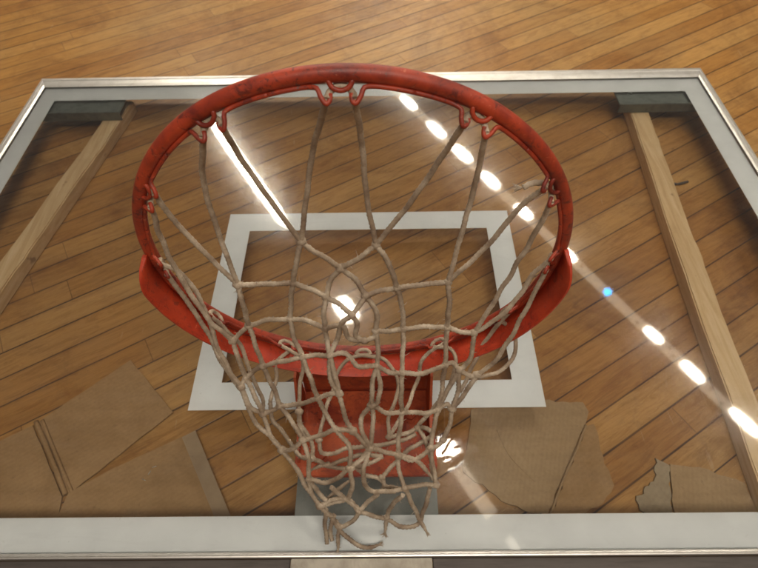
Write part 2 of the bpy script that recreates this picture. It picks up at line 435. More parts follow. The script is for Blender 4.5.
# net hooks: wire under the ring that dips into a pigtail at each of the 12 places
HR = .2285
def hookpt(a, s_, out, dy):     # s_: metres along the ring
    t = math.radians(a); c = rp(a, HR - out, -.008 + dy); return c + Vector((-math.sin(t), 0, math.cos(t))) * s_
for k in range(12):
    a = k * 30
    mb = MB()
    gap = .022                                      # half length of the dip
    da = math.degrees(gap / .2335)
    for sg in (1, -1):
        pts = [rp(a + sg * x, .2300, -.0058) for x in (15, 12, 9, da + 1.5)]
        pts += [hookpt(a, sg * .019, -.001, -.001), hookpt(a, sg * .0165, .003, -.005), hookpt(a, sg * .0140, .006, -.008), hookpt(a, sg * .0115, .0075, -.0098), hookpt(a, sg * .009, .006, -.0075), hookpt(a, sg * .0085, .003, -.003)]
        mb.sweep(catmull(pts, .003), .0021, 8)
    mb.sweep(catmull([hookpt(a, -.010, -.006, .003), hookpt(a, -.007, -.001, .000), hookpt(a, 0, .0015, -.001), hookpt(a, .007, -.001, .000), hookpt(a, .010, -.006, .003)], .002), .0022, 8)
    build('net_hook', mb, M['rim'], rim)
# bracket between rim and board
br = MB(); bm = br.bm
# shelf: slightly dished plate running from the flange down to the board
def shelf():
    mb = MB(); bm = mb.bm; nx, nz = 14, 8; V = []
    for lay in (0, 1):
        for j in range(nz + 1):
            z = G + .011 + (.108) * j / nz
            for i in range(nx + 1):
                fx = i / nx; hw = .100 + .006 * (1 - j / nz); x = .001 + hw * (2 * fx - 1)
                y = .024 + .010 * (1 - j / nz) ** 2 * 0 + .007 * math.sin(PI * fx) * math.sin(PI * j / nz) - .004 * (j / nz) + lay * .004
                V.append(bm.verts.new((x, y, z)))
    W_ = nx + 1; H_ = (nx + 1) * (nz + 1)
    for j in range(nz):
        for i in range(nx):
            q = [j * W_ + i, j * W_ + i + 1, (j + 1) * W_ + i + 1, (j + 1) * W_ + i]
            f = bm.faces.new([V[t] for t in q]); f.smooth = True
            f = bm.faces.new([V[t + H_] for t in q[::-1]]); f.smooth = True
    for i in range(nx):
        bm.faces.new((V[i], V[i + 1], V[i + 1 + H_], V[i + H_])); t = nz * W_ + i; bm.faces.new((V[t], V[t + 1], V[t + 1 + H_], V[t + H_]))
    for j in range(nz):
        for t in (j * W_, j * W_ + nx): bm.faces.new((V[t], V[t + W_], V[t + W_ + H_], V[t + H_]))
    return mb
brk = bpy.data.objects.new('rim_bracket', None); COL.objects.link(brk); brk.parent = goal
build('shelf_plate', shelf(), M['bracket'], brk)
mb = MB(); mb.prism([(-.109, .034), (-.112, .02), (-.113, -.104), (-.100, -.117), (.102, -.117), (.114, -.104), (.112, .02), (.109, .034)], G + .0008, G + .0095, .0012)
build('face_plate', mb, M['bracket'], brk)
for x in (-.1065, .1045):
    mb = MB()
    poly = [(.022, .0102), (.022, .112), (.004, .112), (-.030, .055), (-.092, .022), (-.096, .0102)]
    bm = mb.bm; A = [bm.verts.new((x - .002, y, G + z)) for y, z in poly]; B = [bm.verts.new((x + .002, y, G + z)) for y, z in poly]
    n = len(poly); bm.faces.new(A); bm.faces.new(B[::-1])
    for i in range(n): bm.faces.new((A[i], A[(i + 1) % n], B[(i + 1) % n], B[i]))
    build('gusset', mb, M['bracket'], brk)
for x, y in ((-.072, -.085), (.074, -.085), (-.072, -.02), (.074, -.02)):
    mb = MB(); mb.sweep([(x, y, G + .0098), (x, y, G + .0112)], .0135, 20); mb.sweep([(x, y, G + .0113), (x, y, G + .0185)], .0092, 6)
    build('bolt', mb, M['bracket'], brk)

# ------------------------------------------------------------------ wooden studs under the board
def stud(pts, h, label):
    (xa, ya), (xb, yb) = pts; L = math.hypot(xb - xa, yb - ya); ang = math.atan2(yb - ya, xb - xa)
    mb = MB(); mb.box(0, L, -.024, .024, 0, h, .0025)
    es = [e for e in mb.bm.edges if e.calc_length() > L * .8]
    bmesh.ops.subdivide_edges(mb.bm, edges=es, cuts=40, use_grid_fill=True)
    for v in mb.bm.verts:
        v.co.y += .0022 * math.sin(v.co.x * 6.1 + 1); v.co.z += 0 if v.co.z < .01 else .0012 * math.sin(v.co.x * 23)
        v.co.y += random.uniform(-.0005, .0005) + (.002 if abs(math.sin(v.co.x * 8.3)) > .985 and v.co.y > 0 and v.co.z > .02 else 0)
    mb.xf(Matrix.Translation((xa, ya, 0.0005)) @ Matrix.Rotation(ang, 4, 'Z'))
    o = build('wooden_stud', mb, M['stud'], loc=((xa + xb) / 2, (ya + yb) / 2, 0))
    tag(o, label, 'wood stud', 'wooden studs under the glass board')
stud([(.733, .925), (.655, -.21)], .034, 'pine stud under the glass to the right of the hoop')
stud([(-.693, .925), (-.845, -.08)], .034, 'pine stud under the glass to the left of the hoop')

# ------------------------------------------------------------------ cardboard on the floor
def rough(poly, amp, step=.012, seed=1, edges=None):
    rnd = random.Random(seed); out = []; n = len(poly)
    for i in range(n):
        a, b = Vector(poly[i]), Vector(poly[(i + 1) % n]); L = (b - a).length
        am = amp if (edges is None or i in edges) else .0005
        k = max(1, int(L / step)); nr = Vector((-(b - a).y, (b - a).x)).normalized() if L else Vector((0, 0))
        for j in range(k):
            p = a.lerp(b, j / k)
            if j: p = p + nr * rnd.uniform(-am, am)
            out.append((p.x, p.y))
    return out
def sheet(poly, z, th=.004, sag=.002, seed=1):
    mb = MB(); mb.prism(poly, z, z + th)
    return mb
ca = empty('cardboard_sheet', (-.5, 0, 0), 'flat brown cardboard with a double crease across it, uppermost at the left under the glass', 'cardboard', 'cardboard pieces on the floor')
build('panel', sheet(rough([(-.469, .127), (-.36, .019), (-.498, -.117), (-.507, -.122), (-.604, .004)], .0008, .02), .0008), M['card'], ca)
build('panel', sheet(rough([(-.613, -.003), (-.515, -.127), (-.50, -.23), (-.72, -.26), (-.80, -.12), (-.703, -.056)], .0008, .02), .0008), M['card'], ca)
mb = MB()
for d, w_ in ((0, .0045), (.011, .0032)):
    mb.sweep(catmull([(-.6085 + d, .0035 + d * .2, .005), (-.575 + d, -.038, .0065), (-.54 + d, -.083, .0062), (-.509 + d, -.1245 + d * .2, .005)], .006), w_, 8, jitter=.08)
build('crease', mb, M['card'], ca)
mb = MB(); mb.prism(rough([(-.440, -.083), (-.325, -.026), (-.240, -.162), (-.215, -.235), (-.52, -.25), (-.503, -.123)], .0012, .02, 3), .0062, .0102)
cb = build('cardboard_sheet', mb, M['card'], loc=(-.36, -.13, 0))
tag(cb, 'brown cardboard square with a strip of tape along one edge, overlapping the creased sheet', 'cardboard', 'cardboard pieces on the floor')
mb = MB(); mb.prism([(-.331, -.030), (-.309, -.018), (-.218, -.168), (-.19, -.235), (-.22, -.235), (-.245, -.168)], .0106, .0112)
build('tape_strip', mb, M['tape'], cb)
for x, y, t in ((-.371, -.082, .3), (-.375, -.094, 1.1), (-.383, -.101, -.4)):
    mb = MB(); mb.sweep([(x, y, .0106), (x + .007 * math.cos(t), y + .007 * math.sin(t), .0112)], .0007, 6); build('staple', mb, M['alu'], cb)
cc = empty('cardboard_sheet', (.30, -.06, 0), 'crumpled cardboard piece with a folded dark corner, beneath the glass right of the rim bracket', 'cardboard', 'cardboard pieces on the floor')
build('panel', sheet(rough([(.190, .018), (.30, .036), (.398, .030), (.404, .012), (.388, -.02), (.295, -.164), (.235, -.145), (.165, -.092)], .003, .012, 5), .0008), M['card_b'], cc)
mb = MB(); mb.prism(rough([(.392, -.016), (.406, -.012), (.408, -.070), (.414, -.118), (.388, -.146), (.325, -.170), (.298, -.166)], .003, .010, 6), .0062, .0092)
build('folded_flap', mb, M['card'], cc)
mb = MB(); mb.sweep(catmull([(.392, -.014, .008), (.362, -.062, .0092), (.330, -.11, .0085), (.297, -.166, .007)], .006), .002, 8, jitter=.15)
mb.sweep(catmull([(.232, -.02, .0046), (.245, -.06, .0050), (.262, -.085, .0050), (.285, -.11, .0046)], .006), .0010, 6, jitter=.25)
build('crease', mb, M['card_b'], cc)
cd = empty('cardboard_sheet', (.6, -.14, 0), 'cardboard piece with a ragged torn edge, at the foot of the right stud', 'cardboard', 'cardboard pieces on the floor')
mb = MB(); mb.prism(rough([(.520, -.083), (.569, -.088), (.635, -.115), (.64, -.26), (.50, -.26), (.505, -.14)], .002, .012, 9), .0008, .0052)
build('panel', mb, M['card_b'], cd)
mb = MB(); mb.prism(rough([(.499, -.072), (.5185, -.084), (.503, -.14), (.497, -.26), (.44, -.26), (.455, -.168), (.446, -.140), (.478, -.112), (.492, -.10)], .0035, .006, 11), .0008, .0044)
build('torn_edge', mb, M['torn'], cd)
for (p, nm, lb, ct) in (([(.735, .60, .0), (.76, .592, 0), (.79, .60, 0)], 'wood_splinter', 'thin dark curved splinter on the floor past the stud, under the far right glass corner', 'splinter'),):
    mb = MB(); mb.sweep(catmull([Vector((x, y, .005)) for x, y, z in p], .003), [.0018] * 0 or .003, 6, jitter=.2)
    tag(build(nm, mb, M['dark_steel'], loc=(.76, .59, 0)), lb, ct)

CAM_F = 508.252
CAM_P = (0.032433, -0.326014, 0.835265)
CAM_R = (0.999881, -0.004782, -0.014639)
CAM_U = (0.012296, 0.820233, 0.571898)
CAM_D = (-0.009273, 0.57201, -0.820194)
STRANDS = [[1,[[-0.011,0.028,0.5875],[-0.0321,0.0485,0.5183],[-0.0465,0.0445,0.4567],[-0.0581,0.0327,0.4037]]],[1,[[0.011,0.028,0.5875],[0.014,0.0465,0.525],[0.0164,0.0424,0.4577],[0.0245,0.0296,0.4006]]],[1,[[-0.1022,0.028,0.5631],[-0.0996,0.0414,0.5175],[-0.0826,0.0417,0.4603],[-0.0581,0.0327,0.4037]]],[1,[[-0.1213,0.028,0.5521],[-0.1414,0.0371,0.4868],[-0.1419,0.0262,0.4166],[-0.1353,0.0084,0.3572]]],[1,[[0.1022,0.028,0.5631],[0.0889,0.0414,0.5163],[0.0623,0.0398,0.4594],[0.0245,0.0296,0.4006]]],[1,[[0.1213,0.028,0.5521],[0.1234,0.039,0.4866],[0.1167,0.0296,0.4205],[0.1064,0.0101,0.3556]]],[1,[[-0.1881,0.028,0.4853],[-0.184,0.0289,0.4493],[-0.1612,0.0202,0.3986],[-0.1353,0.0084,0.3572]]],[1,[[-0.1991,0.028,0.4662],[-0.2052,0.0235,0.4041],[-0.1943,0.0066,0.3447],[-0.178,-0.0088,0.3015],[-0.1582,-0.0179,0.272]]],[1,[[0.1881,0.028,0.4853],[0.1723,0.0339,0.4532],[0.1444,0.0234,0.4022],[0.1064,0.0101,0.3556]]],[1,[[0.1991,0.028,0.4662],[0.1971,0.0308,0.4239],[0.1803,0.0194,0.3608],[0.1614,0.003,0.3095],[0.1454,-0.0111,0.2733]]],[1,[[-0.2235,0.028,0.375],[-0.2027,0.0269,0.3466],[-0.187,0.005,0.3049],[-0.1787,-0.0228,0.263],[-0.1654,-0.0443,0.2317],[-0.1559,-0.0553,0.2154]]],[1,[[-0.2235,0.028,0.353],[-0.2093,0.0142,0.3184],[-0.1912,-0.0075,0.2824],[-0.1743,-0.0355,0.2431],[-0.1559,-0.0553,0.2154]]],[1,[[0.2235,0.028,0.375],[0.208,0.0234,0.3488],[0.1879,0.0054,0.3119],[0.1616,-0.0067,0.2853],[0.1454,-0.0111,0.2733]]],[1,[[0.2235,0.028,0.353],[0.2162,0.0182,0.325],[0.1933,-0.0131,0.2706],[0.1734,-0.0342,0.2378],[0.153,-0.0439,0.2199]]],[0,[[-0.0581,0.0327,0.4037],[-0.038,0.0241,0.391],[-0.0163,0.0228,0.3681]]],[0,[[0.0245,0.0296,0.4006],[0.0053,0.0211,0.3885],[-0.0163,0.0228,0.3681]]],[0,[[-0.0581,0.0327,0.4037],[-0.0646,0.0172,0.3879],[-0.0724,0.0116,0.3553]]],[0,[[0.0245,0.0296,0.4006],[0.0375,0.0168,0.3862],[0.0479,0.0092,0.346]]],[0,[[-0.1353,0.0084,0.3572],[-0.1052,0.0118,0.3537],[-0.0724,0.0116,0.3553]]],[0,[[0.1064,0.0101,0.3556],[0.0746,0.0107,0.3494],[0.0479,0.0092,0.346]]],[0,[[-0.1353,0.0084,0.3572],[-0.1323,-0.0056,0.3363],[-0.1365,-0.0051,0.2869]]],[0,[[0.1064,0.0101,0.3556],[0.1087,-0.0055,0.3309],[0.1106,-0.008,0.2838]]],[0,[[-0.1582,-0.0179,0.272],[-0.1492,-0.0099,0.2779],[-0.1365,-0.0051,0.2869]]],[0,[[0.1454,-0.0111,0.2733],[0.1302,-0.01,0.2743],[0.1106,-0.008,0.2838]]],[0,[[-0.0163,0.0228,0.3681],[-0.0286,0.0151,0.3554],[-0.0349,0.0004,0.3421]]],[0,[[-0.0163,0.0228,0.3681],[-0.0007,0.0145,0.3557],[0.0116,0.001,0.3422]]],[0,[[-0.0724,0.0116,0.3553],[-0.0558,0.0092,0.3482],[-0.0349,0.0004,0.3421]]],[0,[[0.0479,0.0092,0.346],[0.0292,0.0059,0.3451],[0.0116,0.001,0.3422]]],[0,[[-0.0724,0.0116,0.3553],[-0.0782,0.0049,0.3297],[-0.0827,-0.0051,0.3026]]],[0,[[0.0479,0.0092,0.346],[0.054,0.0,0.3212],[0.0555,-0.0135,0.2896]]],[0,[[-0.0349,0.0004,0.3421],[-0.0221,-0.0063,0.3393],[-0.005,-0.0165,0.329]]],[0,[[0.0116,0.001,0.3422],[0.0045,-0.0077,0.3366],[-0.005,-0.0165,0.329]]],[0,[[-0.0349,0.0004,0.3421],[-0.0381,-0.0111,0.3275],[-0.039,-0.0186,0.303]]],[0,[[0.0116,0.001,0.3422],[0.0229,-0.0082,0.3238],[0.0224,-0.0195,0.296]]],[0,[[-0.005,-0.0165,0.329],[-0.016,-0.0203,0.3197],[-0.0251,-0.0263,0.2919],[-0.0342,-0.043,0.2772]]],[0,[[-0.005,-0.0165,0.329],[0.0001,-0.0204,0.3125],[-0.0019,-0.0252,0.2944],[0.0076,-0.0286,0.2878]]],[0,[[-0.039,-0.0186,0.303],[-0.0177,-0.0213,0.3121],[-0.0105,-0.0267,0.2923],[0.0076,-0.0286,0.2878]]],[0,[[0.0224,-0.0195,0.296],[0.0198,-0.024,0.2892],[0.0076,-0.0286,0.2878]]],[0,[[-0.1365,-0.0051,0.2869],[-0.11,-0.005,0.3007],[-0.0827,-0.0051,0.3026]]],[0,[[-0.0827,-0.0051,0.3026],[-0.0613,-0.0093,0.3044],[-0.039,-0.0186,0.303]]],[0,[[0.0224,-0.0195,0.296],[0.0382,-0.0168,0.2908],[0.0555,-0.0135,0.2896]]],[0,[[0.0555,-0.0135,0.2896],[0.0827,-0.0113,0.2901],[0.1106,-0.008,0.2838]]],[0,[[-0.039,-0.0186,0.303],[-0.0378,-0.0284,0.2859],[-0.0342,-0.043,0.2772]]],[0,[[-0.1365,-0.0051,0.2869],[-0.1296,-0.0228,0.2672],[-0.1237,-0.0386,0.2424]]],[0,[[-0.0827,-0.0051,0.3026],[-0.0784,-0.022,0.2802],[-0.0687,-0.0394,0.2682]]],[0,[[0.0555,-0.0135,0.2896],[0.0554,-0.0324,0.2703],[0.0537,-0.0563,0.255]]],[0,[[0.1106,-0.008,0.2838],[0.1104,-0.0223,0.2605],[0.1103,-0.0367,0.2356]]],[0,[[0.0224,-0.0195,0.296],[0.0244,-0.0323,0.2762],[0.0229,-0.0491,0.2606]]],[0,[[-0.1237,-0.0386,0.2424],[-0.0941,-0.0422,0.2634],[-0.0687,-0.0394,0.2682]]],[0,[[-0.0687,-0.0394,0.2682],[-0.0512,-0.0381,0.2705],[-0.0342,-0.043,0.2772]]],[0,[[-0.0342,-0.043,0.2772],[-0.0157,-0.0411,0.2809],[-0.0013,-0.0536,0.2706],[0.0119,-0.0513,0.2654],[0.0229,-0.0491,0.2606]]],[0,[[0.0229,-0.0491,0.2606],[0.0376,-0.0549,0.2554],[0.0537,-0.0563,0.255]]],[0,[[0.0537,-0.0563,0.255],[0.083,-0.0522,0.2456],[0.1103,-0.0367,0.2356]]],[0,[[0.1103,-0.0367,0.2356],[0.1196,-0.0339,0.2355],[0.1294,-0.0389,0.2251]]],[0,[[0.1294,-0.0389,0.2251],[0.1438,-0.0449,0.2193],[0.153,-0.0439,0.2199]]],[0,[[0.1454,-0.0111,0.2733],[0.1441,-0.0267,0.2518],[0.1372,-0.0348,0.2282],[0.1294,-0.0389,0.2251]]],[0,[[-0.1582,-0.0179,0.272],[-0.1533,-0.0337,0.2561],[-0.1491,-0.0459,0.2224]]],[0,[[-0.1559,-0.0553,0.2154],[-0.1519,-0.0479,0.2207],[-0.1491,-0.0459,0.2224]]],[0,[[-0.1491,-0.0459,0.2224],[-0.1375,-0.0402,0.2314],[-0.1237,-0.0386,0.2424]]],[0,[[-0.1237,-0.0386,0.2424],[-0.115,-0.054,0.2177],[-0.1083,-0.0704,0.1864]]],[0,[[-0.0687,-0.0394,0.2682],[-0.0609,-0.0593,0.2499],[-0.0536,-0.0727,0.218]]],[0,[[-0.0342,-0.043,0.2772],[-0.036,-0.0575,0.2627],[-0.0321,-0.0666,0.2475],[-0.0256,-0.072,0.2319]]],[0,[[-0.0342,-0.043,0.2772],[-0.0286,-0.0612,0.2619],[-0.0256,-0.072,0.2319]]],[0,[[0.0229,-0.0491,0.2606],[0.0162,-0.0657,0.2412],[0.0155,-0.0804,0.2121]]],[0,[[0.0229,-0.0491,0.2606],[0.0262,-0.0667,0.24],[0.022,-0.0788,0.2145],[0.0155,-0.0804,0.2121]]],[0,[[0.0537,-0.0563,0.255],[0.0525,-0.0725,0.2342],[0.0543,-0.0832,0.1939]]],[0,[[0.1103,-0.0367,0.2356],[0.1082,-0.0533,0.2008],[0.1035,-0.074,0.1756]]],[0,[[0.1294,-0.0389,0.2251],[0.1177,-0.0527,0.1992],[0.1076,-0.0654,0.1823],[0.1035,-0.074,0.1756]]],[0,[[0.153,-0.0439,0.2199],[0.1376,-0.0595,0.1945],[0.1224,-0.0728,0.1756]]],[0,[[0.1294,-0.0389,0.2251],[0.1296,-0.0552,0.1981],[0.1224,-0.0728,0.1756]]],[0,[[0.1035,-0.074,0.1756],[0.1144,-0.0673,0.1798],[0.1224,-0.0728,0.1756]]],[0,[[-0.1559,-0.0553,0.2154],[-0.1479,-0.0709,0.1887],[-0.1324,-0.0772,0.1755]]],[0,[[-0.1559,-0.0553,0.2154],[-0.1445,-0.084,0.1717],[-0.1237,-0.101,0.1568],[-0.1088,-0.1149,0.1404]]],[0,[[-0.1491,-0.0459,0.2224],[-0.1392,-0.0629,0.2033],[-0.1324,-0.0772,0.1755]]],[0,[[-0.1324,-0.0772,0.1755],[-0.1186,-0.0732,0.1794],[-0.1083,-0.0704,0.1864]]],[0,[[-0.1083,-0.0704,0.1864],[-0.0805,-0.0735,0.2006],[-0.0536,-0.0727,0.218]]],[0,[[-0.0536,-0.0727,0.218],[-0.0373,-0.0717,0.2283],[-0.0256,-0.072,0.2319]]],[0,[[-0.1083,-0.0704,0.1864],[-0.093,-0.0873,0.1796],[-0.0765,-0.1109,0.1695]]],[0,[[-0.0536,-0.0727,0.218],[-0.0457,-0.0849,0.2009],[-0.0325,-0.1049,0.1937]]],[0,[[-0.0256,-0.072,0.2319],[-0.0193,-0.0931,0.2043],[-0.0092,-0.1082,0.1951]]],[0,[[-0.0092,-0.1082,0.1951],[0.0007,-0.1164,0.1843],[0.0118,-0.1209,0.1651]]],[0,[[0.0155,-0.0804,0.2121],[0.0359,-0.0861,0.1983],[0.0543,-0.0832,0.1939]]],[0,[[0.0543,-0.0832,0.1939],[0.0843,-0.0784,0.1767],[0.1035,-0.074,0.1756]]],[0,[[0.0155,-0.0804,0.2121],[0.0012,-0.094,0.2027],[0.0047,-0.1124,0.1877],[0.0118,-0.1209,0.1651]]],[0,[[0.0155,-0.0804,0.2121],[0.0163,-0.0997,0.1925],[0.0118,-0.1209,0.1651]]],[0,[[0.0543,-0.0832,0.1939],[0.0504,-0.1018,0.1625],[0.049,-0.1219,0.1363]]],[0,[[0.1035,-0.074,0.1756],[0.0972,-0.0932,0.1517],[0.0943,-0.1129,0.1363]]],[0,[[-0.0765,-0.1109,0.1695],[-0.0566,-0.1068,0.1724],[-0.0325,-0.1049,0.1937]]],[0,[[-0.0325,-0.1049,0.1937],[-0.0207,-0.1071,0.1958],[-0.0092,-0.1082,0.1951]]],[0,[[-0.1324,-0.0772,0.1755],[-0.1234,-0.0991,0.1593],[-0.1088,-0.1149,0.1404]]],[0,[[-0.1088,-0.1149,0.1404],[-0.0934,-0.1168,0.1505],[-0.0765,-0.1109,0.1695]]],[0,[[0.1224,-0.0728,0.1756],[0.1187,-0.0898,0.1573],[0.1109,-0.1039,0.142]]],[0,[[0.1109,-0.1039,0.142],[0.1026,-0.1106,0.1375],[0.0943,-0.1129,0.1363]]],[0,[[0.0118,-0.1209,0.1651],[0.0274,-0.1208,0.1513],[0.049,-0.1219,0.1363]]],[0,[[0.049,-0.1219,0.1363],[0.0709,-0.1262,0.1273],[0.0943,-0.1129,0.1363]]],[0,[[-0.0765,-0.1109,0.1695],[-0.071,-0.1267,0.1519],[-0.0731,-0.1465,0.1133]]],[0,[[-0.1088,-0.1149,0.1404],[-0.089,-0.1368,0.1322],[-0.0773,-0.1546,0.0975],[-0.0601,-0.1743,0.0789]]],[0,[[-0.0325,-0.1049,0.1937],[-0.0151,-0.1216,0.1766],[-0.0148,-0.1421,0.1496]]],[0,[[0.0118,-0.1209,0.1651],[-0.0016,-0.1332,0.1541],[-0.0148,-0.1421,0.1496]]],[0,[[-0.0731,-0.1465,0.1133],[-0.0455,-0.1506,0.1129],[-0.0148,-0.1421,0.1496]]],[0,[[0.0118,-0.1209,0.1651],[0.0034,-0.1412,0.1456],[0.0024,-0.153,0.1161],[0.0139,-0.1571,0.0881],[0.0376,-0.1604,0.1017],[0.0579,-0.1587,0.1104]]],[0,[[0.049,-0.1219,0.1363],[0.0501,-0.1401,0.1203],[0.0579,-0.1587,0.1104]]],[0,[[0.0943,-0.1129,0.1363],[0.0971,-0.1331,0.1173],[0.101,-0.153,0.1017]]],[0,[[0.0579,-0.1587,0.1104],[0.0788,-0.1538,0.1058],[0.101,-0.153,0.1017]]],[0,[[0.049,-0.1219,0.1363],[0.0709,-0.1251,0.1282],[0.0819,-0.1323,0.12],[0.0929,-0.1418,0.11]]],[0,[[-0.0148,-0.1421,0.1496],[-0.0136,-0.1562,0.1191],[-0.0216,-0.1621,0.0759],[-0.0384,-0.1684,0.0748],[-0.0601,-0.1743,0.0789]]],[0,[[-0.0731,-0.1465,0.1133],[-0.0652,-0.1563,0.0932],[-0.0504,-0.1685,0.082]]],[0,[[-0.0731,-0.1465,0.1133],[-0.0723,-0.1585,0.0912],[-0.0601,-0.1743,0.0789]]],[0,[[-0.0436,-0.1545,0.1018],[-0.0272,-0.1634,0.076],[-0.0068,-0.1768,0.0559],[-0.0236,-0.1898,0.0334],[-0.0354,-0.193,0.029]]],[0,[[-0.0068,-0.1768,0.0559],[0.0063,-0.1667,0.0647],[0.0208,-0.1602,0.0838]]],[0,[[-0.0601,-0.1743,0.0789],[-0.0354,-0.1641,0.0796],[-0.0165,-0.1665,0.0647],[-0.004,-0.1779,0.055],[0.0316,-0.1833,0.0316],[0.0517,-0.1926,0.0309],[0.069,-0.1941,0.0308],[0.0806,-0.1861,0.0379],[0.0888,-0.1688,0.0845],[0.0927,-0.1564,0.0994]]],[0,[[-0.0519,-0.1776,0.0754],[-0.0564,-0.1916,0.0371],[-0.0554,-0.2109,0.0082]]],[0,[[-0.047,-0.1832,0.0496],[-0.0383,-0.193,0.0291],[-0.0268,-0.205,0.0209],[-0.011,-0.2132,0.0136],[0.0032,-0.2174,0.0047],[0.0194,-0.2137,0.0055]]],[0,[[-0.0354,-0.193,0.029],[-0.0386,-0.2047,0.019],[-0.0391,-0.2173,0.0063]]],[0,[[0.0579,-0.1587,0.1104],[0.0714,-0.1748,0.0633],[0.0821,-0.1883,0.0356],[0.0892,-0.1989,0.0272]]],[0,[[0.033,-0.1813,0.0357],[0.0315,-0.1886,0.0239],[0.0298,-0.1981,0.0162]]],[0,[[0.033,-0.1813,0.0357],[0.0389,-0.1725,0.0661],[0.0551,-0.1662,0.1039]]],[0,[[-0.0428,-0.1807,0.0502],[-0.0498,-0.1942,0.029],[-0.0479,-0.2074,0.0113]]],[0,[[-0.0601,-0.1743,0.0789],[-0.0521,-0.1807,0.0714],[-0.0435,-0.1842,0.04],[-0.0354,-0.193,0.029]]],[1,[[-0.1881,0.028,0.2427],[-0.2052,0.0197,0.2294],[-0.2007,0.0001,0.208],[-0.1845,-0.0218,0.1704],[-0.1668,-0.0403,0.1492]]],[1,[[-0.1991,0.028,0.2618],[-0.1679,0.0087,0.2116],[-0.1585,-0.0155,0.1761],[-0.146,-0.0394,0.1391],[-0.1449,-0.0558,0.1268]]],[1,[[-0.1022,0.028,0.1649],[-0.1261,0.0085,0.1581],[-0.1271,-0.0146,0.146],[-0.1351,-0.0431,0.1328]]],[1,[[-0.1213,0.028,0.1759],[-0.0889,0.0098,0.1613],[-0.0924,-0.02,0.1395],[-0.0932,-0.055,0.1234]]],[1,[[0.011,0.028,0.1405],[-0.0197,0.0203,0.1449],[-0.0375,0.0009,0.1379],[-0.0481,-0.0284,0.1212],[-0.0568,-0.0589,0.1206],[-0.0639,-0.0903,0.1049]]],[1,[[-0.011,0.028,0.1405],[0.033,0.0178,0.142],[0.052,-0.0114,0.1272],[0.0485,-0.0355,0.1244],[0.0377,-0.0618,0.1179],[0.0374,-0.0855,0.1007]]],[1,[[0.1213,0.028,0.1759],[0.0908,0.0157,0.1547],[0.082,-0.0069,0.1307],[0.0658,-0.0463,0.1241],[0.0478,-0.0716,0.1115],[0.0374,-0.0855,0.1007]]],[1,[[0.1022,0.028,0.1649],[0.1297,0.0145,0.1785],[0.1319,-0.0123,0.1751],[0.1206,-0.0342,0.1418],[0.0899,-0.0642,0.1188]]],[1,[[0.1991,0.028,0.2618],[0.1818,0.0219,0.2167],[0.1685,0.0106,0.185],[0.1534,-0.0163,0.1701],[0.1399,-0.0367,0.1473]]],[1,[[0.1881,0.028,0.2427],[0.2153,0.0214,0.2083],[0.2155,0.0015,0.1705],[0.1932,-0.0136,0.1633],[0.1652,-0.0222,0.1623]]],[0,[[-0.1351,-0.0431,0.1328],[-0.1322,-0.0626,0.1206],[-0.1191,-0.0774,0.1119],[-0.1052,-0.0935,0.1071],[-0.0896,-0.1126,0.1041],[-0.0736,-0.1159,0.1051]]],[0,[[-0.0932,-0.055,0.1234],[-0.0904,-0.0696,0.1142],[-0.0781,-0.0872,0.1091],[-0.0718,-0.1041,0.1033],[-0.0736,-0.1159,0.1051]]],[0,[[-0.0639,-0.0903,0.1049],[-0.0597,-0.106,0.0949],[-0.0442,-0.1048,0.0906],[-0.0265,-0.1011,0.0967],[0.0025,-0.098,0.0999],[0.0242,-0.0957,0.0964],[0.0562,-0.0902,0.1012],[0.0767,-0.0825,0.1038]]],[0,[[-0.0736,-0.1159,0.1051],[-0.0622,-0.1177,0.0913],[-0.0518,-0.1187,0.0794],[-0.0281,-0.1141,0.0876],[-0.0048,-0.1089,0.0936],[0.0284,-0.1101,0.0919]]],[0,[[-0.0716,-0.1274,0.0915],[-0.0574,-0.1193,0.0816],[-0.0371,-0.1231,0.0793],[-0.0196,-0.1237,0.0811]]],[0,[[0.0374,-0.0855,0.1007],[0.0592,-0.0828,0.1052],[0.0798,-0.075,0.1076],[0.0947,-0.0805,0.1188],[0.0972,-0.0895,0.1155],[0.0819,-0.0952,0.1023],[0.0646,-0.1027,0.0945],[0.047,-0.1175,0.0871],[0.0266,-0.1356,0.0768]]],[0,[[0.0899,-0.0642,0.1188],[0.0813,-0.0703,0.1111],[0.0798,-0.075,0.1076]]],[0,[[-0.0196,-0.1237,0.0811],[0.0067,-0.1204,0.0889],[0.0284,-0.1101,0.0919]]],[0,[[-0.0517,-0.1595,0.0583],[-0.0372,-0.1487,0.0648],[-0.0212,-0.1394,0.0714]]],[0,[[0.0021,-0.133,0.0783],[0.0236,-0.1372,0.0722],[0.0321,-0.1463,0.0697],[0.0519,-0.1513,0.079]]],[0,[[0.0021,-0.133,0.0783],[-0.0093,-0.1243,0.0832],[-0.0238,-0.1129,0.0884]]],[0,[[0.0266,-0.1356,0.0768],[0.0293,-0.1473,0.0682],[0.0205,-0.1556,0.0628]]],[0,[[-0.0807,-0.0924,0.1076],[-0.0918,-0.0722,0.1131],[-0.0932,-0.055,0.1234]]],[0,[[0.0798,-0.075,0.1076],[0.0888,-0.0933,0.1097],[0.096,-0.11,0.094],[0.0984,-0.1338,0.0783]]]]
